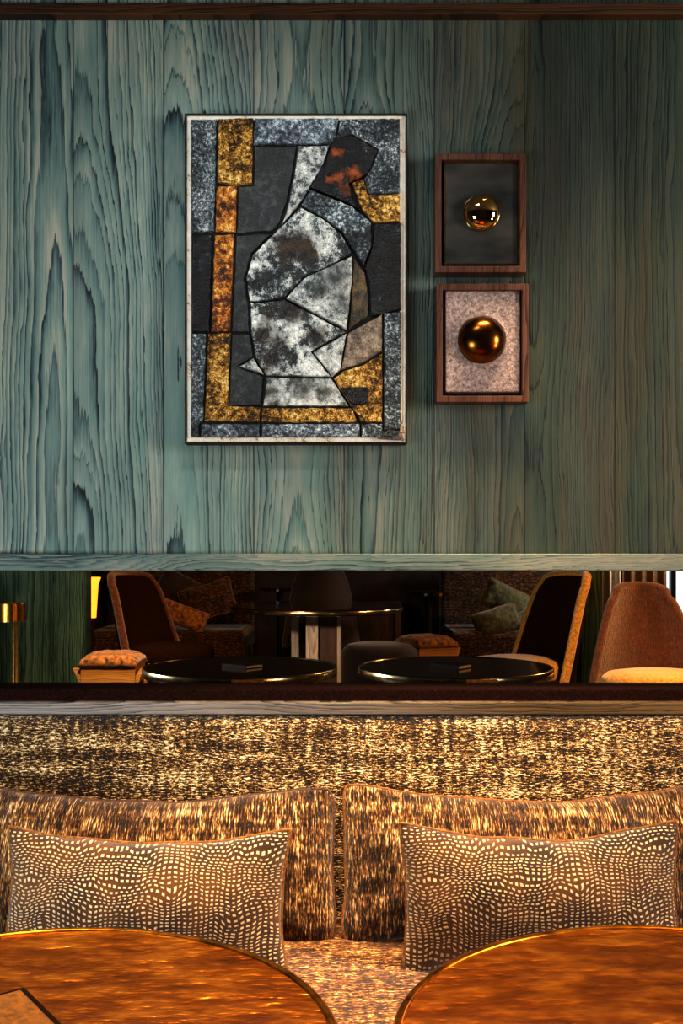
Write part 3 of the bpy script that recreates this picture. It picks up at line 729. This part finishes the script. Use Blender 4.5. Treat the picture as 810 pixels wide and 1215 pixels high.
# curved-back lounge chairs
def chair(label, loc, rz, fabric, seatmat, edgemat, sc=1.0, wtop=0.19, wbot=0.36, H=0.97, wrap=0.2, group=None):
    t = thing('lounge_chair', label, 'chair', loc, rz, group)
    ns, nt = 24, 18; th = 0.055
    def pt(s, tt, out):
        zz = 0.28 + (H-0.28)*tt
        w = wbot+(wtop-wbot)*tt**1.15
        x = w*s
        y = 0.26 + 0.12*tt - (wrap*(1-0.45*tt))*s*s
        n = Vector((0.9*s, 1.0-0.3*abs(s), 0.0)).normalized()
        p = Vector((x, y, zz - 0.075*tt**8*(1-max(0.0, 1-abs(s)**3.0)**(1/3.0))))
        return p + n*(th*out)
    bm = bmesh.new(); gi = []; go = []
    for j in range(nt+1):
        gi.append([bm.verts.new(pt(-1+2*i/ns, j/nt, 0)) for i in range(ns+1)])
        go.append([bm.verts.new(pt(-1+2*i/ns, j/nt, 1)) for i in range(ns+1)])
    for g in (gi, go):
        for j in range(nt):
            for i in range(ns): bm.faces.new((g[j][i], g[j][i+1], g[j+1][i+1], g[j+1][i]))
    edge = [(j, 0) for j in range(nt+1)] + [(nt, i) for i in range(1, ns+1)] + [(j, ns) for j in range(nt-1, -1, -1)] + [(0, i) for i in range(ns-1, 0, -1)]
    for k in range(len(edge)):
        a, b = edge[k], edge[(k+1) % len(edge)]
        bm.faces.new((gi[a[0]][a[1]], gi[b[0]][b[1]], go[b[0]][b[1]], go[a[0]][a[1]]))
    back = link('backrest', bm, fabric, t, True, 0.012)
    e = [pt(-1+2*q[1]/ns, q[0]/nt, 0.5) for q in edge[:nt+ns+nt+1]]
    cen = Vector((0, 0.25, 0.6))
    bm = bmesh.new(); tube(bm, [p+(p-cen).normalized()*0.004 for p in e], 0.030, 12)
    link('edge_band', bm, edgemat, back, True)  # on the profile chairs the brighter band paints the lit rim
    # seat: rounded slab
    bm = bmesh.new(); prof = [(0, 0.455), (0.6, 0.45), (0.9, 0.435), (1.0, 0.405), (1.0, 0.34), (0.96, 0.31), (0, 0.31)]
    lathe(bm, prof, 48)
    for v in bm.verts: v.co.x *= 0.335; v.co.y = v.co.y*0.31 - 0.06
    link('seat', bm, seatmat, t, True)
    bm = bmesh.new(); lathe(bm, [(0, 0.31), (0.9, 0.31), (0.85, 0.26), (0, 0.26)], 40)
    for v in bm.verts: v.co.x *= 0.33; v.co.y = v.co.y*0.30 - 0.05
    link('seat_base', bm, M['umber'], t)
    for sx in (-1, 1):
        for sy in (-1, 1):
            bm = bmesh.new(); tube(bm, [(sx*0.17, -0.05+sy*0.15, 0.27), (sx*0.22, -0.05+sy*0.2, 0.0)], 0.018, 10); link('leg', bm, M['umber'], t, True)
    return t
chair('rust corduroy lounge chair facing the opening at far right, before the curtains', (P(776, 0, 6.2).x, 6.15, 0.25), 0.0, M['rust'], M['ochre'], M['rust'], wtop=0.14, wbot=0.325, H=0.925, wrap=0.13)
chair('umber velvet lounge chair in profile facing right, behind the oak block stool', (P(196, 0, 7.9).x, 7.9, 0.25), math.radians(68), M['darkvelvet'], M['darkvelvet'], M['rust'], wtop=0.26, wbot=0.34, H=0.96)
chair('dark velvet lounge chair in profile with lit ochre edge and seat behind right lacquer table', (P(622, 0, 6.9).x, 6.9, 0.25), math.radians(-72), M['darkvelvet'], M['ochre'], M['ochre'], wtop=0.26, wbot=0.34, H=0.985)
chair('dim brown lounge chair directly behind the large far table', (P(381, 0, 9.4).x, 9.5, 0.25), math.radians(180), M['velvet'], M['velvet'], M['velvet'], wtop=0.17, wbot=0.30, H=0.97)

# large far table with slab pedestal
YT = 8.3
t = thing('far_table', 'large round dark table on a grey and brown slab pedestal in the far room', 'table', (P(375, 0, YT).x, YT, 0.25))
r, h = 0.69, 0.715
bm = bmesh.new(); lathe(bm, [(0, h), (r-0.015, h), (r, h-0.01), (r, h-0.045), (r-0.02, h-0.05), (0, h-0.05)], 96); link('tabletop', bm, M['lacquer'], t, True).data.shade_flat()
bm = bmesh.new(); lathe(bm, [(r+0.001, h-0.012), (r+0.004, h-0.016), (r+0.004, h-0.038), (r+0.001, h-0.042)], 96); link('rim', bm, M['silver'], t, True)
def pxx(a): return (a-375)*YT/F
boxo('pedestal_slab', (pxx(364), pxx(378), -0.25, 0.15, 0, h-0.05), M['greywood'], t)
boxo('pedestal_slab', (pxx(378), pxx(400), -0.20, 0.15, 0, h-0.05), M['umber'], t)
boxo('pedestal_slab', (pxx(400), pxx(405), -0.25, 0.15, 0, h-0.05), M['greywood'], t)
boxo('pedestal_slab', (pxx(344), pxx(353), 0.2, 0.25, 0, h-0.05), M['greywood'], t)

# far sofas with pillows
def sofa(label, x0p, x1p, Yf, mat):
    xa, xb = P(x0p, 0, Yf).x, P(x1p, 0, Yf).x
    t = thing('sofa', label, 'sofa', ((xa+xb)/2, Yf+0.4, 0.25))
    w = (xb-xa)/2
    boxo('seat', (-w, w, -0.4, 0.55, 0.08, 0.43), mat, t, 0.05)
    boxo('backrest', (-w, w, 0.5, 0.75, 0.2, 1.05), mat, t, 0.04)
    boxo('plinth', (-w+0.03, w-0.03, -0.35, 0.7, 0.0, 0.1), M['black'], t)
sofa('long dark chenille sofa against the far wall at left', 100, 290, 9.2, M['tweedfar'])
sofa('dark chenille sofa in the gloom holding the olive pillows', 535, 665, 9.2, M['tweedfar'])
YP = 9.3
def fp(label, px, py, W, H, roll, mat, rz=0.0, tilt=-0.3, Y=YP, T=0.2, seed=0, pipe=None, group=None):
    o = pillow('scatter_pillow', W, H, T, mat, pipe, label, P(px, py, Y), tilt, rz, 0.06, 0.05, seed, group, 0.02, roll, 30, 20, None, 0.006)
fp('dark brown pillow propped behind the left lounge chair', 212, 702, 0.44, 0.34, 0.5, M['velvet'], Y=9.62, seed=3, T=0.14)
fp('flecked brown pillow lying slanted low on the left sofa', 218, 731, 0.44, 0.2, 0.35, M['fleece'], Y=9.26, tilt=-0.2, seed=4, T=0.13)
fp('pointed patterned pillow standing at the right end of the left sofa', 246, 713, 0.5, 0.33, -0.3, M['tweedfar'], Y=9.45, tilt=-0.3, seed=6, T=0.14, pipe=M['pipegold'])
fp('olive velvet pillow leaning highest on the dark sofa', 600, 712, 0.42, 0.28, 0.45, M['olive'], Y=9.55, seed=8, T=0.15, pipe=M['pipegold'])
fp('olive velvet pillow lying lower left on the dark sofa', 589, 737, 0.42, 0.25, -0.3, M['olive'], Y=9.28, seed=9, T=0.17, pipe=M['pipegold'])
fp('olive pillow tucked at the back between the other two olive pillows', 613, 740, 0.28, 0.18, -0.4, M['olive'], Y=9.42, seed=10, T=0.1)

# low dark cabinet with framed doors behind the ottoman
xa, xb, Yc = P(412, 0, 9.6).x, P(478, 0, 9.6).x, 9.9
t = thing('cabinet', 'low dark brown cabinet with framed door behind the far table', 'cabinet', ((xa+xb)/2, Yc, 0.25))
w = (xb-xa)/2; hc = P(0, 716, Yc).z-0.25
boxo('carcass', (-w, w, 0, 0.4, 0, hc), M['umber'], t, 0.004)
link('door_frame', (lambda bm: (box(bm, -w+.01, -w+.06, -.02, 0, .05, hc-.02), box(bm, w-.06, w-.01, -.02, 0, .05, hc-.02), box(bm, -w+.06, w-.06, -.02, 0, .05, .1), box(bm, -w+.06, w-.06, -.02, 0, hc-.07, hc-.02), bm)[-1])(bmesh.new()), M['walnut'], t)
# far round tables catching the light
for px, py, Y, lab in ((332, 697, 10.0, 'small round dark table deep in the gloom at left of centre'), (508, 702, 9.1, 'small round dark table deep in the gloom right of centre')):
    z = P(0, py, Y).z-0.25
    t = thing('side_table', lab, 'table', (P(px, 0, Y).x, Y, 0.25))
    bm = bmesh.new(); lathe(bm, [(0, z), (0.2, z), (0.205, z-0.006), (0.205, z-0.03), (0, z-0.03)], 48); link('tabletop', bm, M['lacquer'], t)
    bm = bmesh.new(); lathe(bm, [(0, z-0.03), (0.03, z-0.03), (0.03, 0.02), (0.15, 0.015), (0.15, 0), (0, 0)], 24); link('pedestal', bm, M['black'], t)

# curtains
def curtain(label, p0, p1, Y, mat, folds, amp=0.04):
    x0, x1 = P(p0, 0, Y).x, P(p1, 0, Y).x
    bm = bmesh.new(); n = folds*10; lo = []; hi = []; lb = []; hb = []
    for i in range(n+1):
        u = i/n; x = x0+(x1-x0)*u; y = Y+amp*math.sin(2*math.pi*folds*u+0.4)
        lo.append(bm.verts.new((x, y, 0.262))); hi.append(bm.verts.new((x, y, 2.9)))
        lb.append(bm.verts.new((x, y+0.008, 0.262))); hb.append(bm.verts.new((x, y+0.008, 2.9)))
    for i in range(n):
        for a, b in ((lo, hi), (hi, hb), (hb, lb), (lb, lo)): bm.faces.new((a[i], a[i+1], b[i+1], b[i]))
    bm.faces.new((lo[0], hi[0], hb[0], lb[0])); bm.faces.new((lo[-1], hi[-1], hb[-1], lb[-1]))
    return tag(link('curtain', bm, mat, None, True), label, 'curtain')
curtain('narrow pale linen curtain beside the dark green pier', 714.5, 737, 9.7, M['linen'], 2)
curtain('tan linen curtain drawn beside the bright window', 739, 791, 9.9, M['tan'], 4)
rx0, rx1 = 2.3, 3.9
bm = bmesh.new(); tube(bm, [(rx0, 9.78, 2.93), (rx1, 9.78, 2.93)], 0.015, 12)
ob = tag(link('curtain_rod', bm, M['black']), 'black rod carrying the curtains at the far window', 'rod')
bm = bmesh.new(); box(bm, 2.35, 2.38, 9.78, 10.6, 2.92, 2.94); link('bracket', bm, M['black'], ob)
boxo('bracket', (3.82, 3.85, 9.78, 10.6, 2.92, 2.94), M['black'], ob)

# ---------------------------------------------------------------- light
def area(name, loc, target, sx, sy, power, col, spread=180):
    l = bpy.data.lights.new(name, 'AREA'); l.shape = 'RECTANGLE'; l.size = sx; l.size_y = sy; l.energy = power; l.color = col
    l.spread = math.radians(spread)
    o = bpy.data.objects.new(name, l); C.objects.link(o); o.location = loc
    o.rotation_euler = (Vector(target)-Vector(loc)).to_track_quat('-Z', 'Y').to_euler(); return o
WARM, AMBER, NEUT, COOL = (1, 0.72, 0.42), (1, 0.5, 0.16), (1, 0.93, 0.84), (0.82, 0.95, 1.0)
area('key_right', (3.7, 1.0, 2.3), (-0.5, 3.0, 1.8), 0.5, 1.0, 95, (1, 0.97, 0.92))  # unseen key light added at the right, where no window is built
area('cool_fill', (-2.0, 0.0, 0.95), (-0.9, 3.0, 1.15), 1.0, 0.8, 56, COOL)
area('picture_fill', (-0.1, 1.9, 3.2), (-0.2, 3.0, 2.1), 0.5, 0.1, 1.2, (0.95, 0.98, 1), 60)  # unseen fill added overhead to brighten the relief
area('warm_lamp', (2.2, 1.9, 1.5), (0.3, 2.7, 0.7), 0.25, 0.25, 16, AMBER)
area('table_glow', (0.1, 2.3, 3.1), (0.0, 2.5, 0.5), 1.8, 0.15, 17, WARM, 45)
area('table_fill', (0.2, 1.3, 3.0), (0.0, 1.4, 0.7), 0.8, 0.3, 16, AMBER, 60)  # unseen warm fill added overhead for the copper tops
area('rear_warm', (3.4, 6.6, 2.5), (0.9, 6.6, 0.9), 0.4, 0.4, 40, AMBER)
area('rear_chair', (2.5, 5.2, 3.0), (1.85, 6.0, 0.8), 0.2, 0.2, 11, (1, 0.66, 0.28), 50)
area('curtain_fill', (3.3, 9.0, 2.2), (2.5, 9.8, 1.2), 0.3, 0.6, 34, NEUT)  # unseen fill added inside the room to brighten the curtains
area('rear_side', (-3.9, 5.4, 1.5), (0, 5.2, 0.8), 0.3, 0.6, 18, NEUT, 60)
area('divider_wash', (-2.5, 7.42, 2.0), (-2.4, 7.62, 1.0), 1.0, 0.08, 2.6, (0.9, 1, 0.85), 90)
area('rear_left', (-0.9, 6.2, 3.1), (-1.4, 8.0, 0.7), 0.3, 0.3, 8, AMBER, 70)
area('rear_mid', (-0.9, 5.8, 1.38), (-0.2, 8.05, 0.65), 0.1, 0.1, 1.1, (1, 0.8, 0.6), 30)
area('stool_spot', (-1.2, 5.2, 3.0), (-1.5, 7.0, 0.6), 0.1, 0.1, 4.5, WARM, 40)

wd = bpy.data.worlds.new('sky'); bpy.context.scene.world = wd; wd.use_nodes = True
nt = wd.node_tree; bg = nt.nodes['Background']; bg.inputs[0].default_value = (0.85, 0.95, 1, 1); bg.inputs[1].default_value = 1.0

# ---------------------------------------------------------------- camera
cam = bpy.data.cameras.new('camera'); co = bpy.data.objects.new('camera', cam); C.objects.link(co)
co.location = (0, 0, CZ); co.rotation_euler = (math.pi/2, 0, 0)
cam.sensor_width = 36; cam.sensor_fit = 'AUTO'; cam.lens = F/1215*36; cam.shift_y = (HZ-607.5)/1215
cam.clip_start = 0.05
sc = bpy.context.scene; sc.camera = co
sc.view_settings.view_transform = 'Standard'; sc.view_settings.look = 'None'
sc.view_settings.exposure = 0.5; sc.view_settings.gamma = 0.8
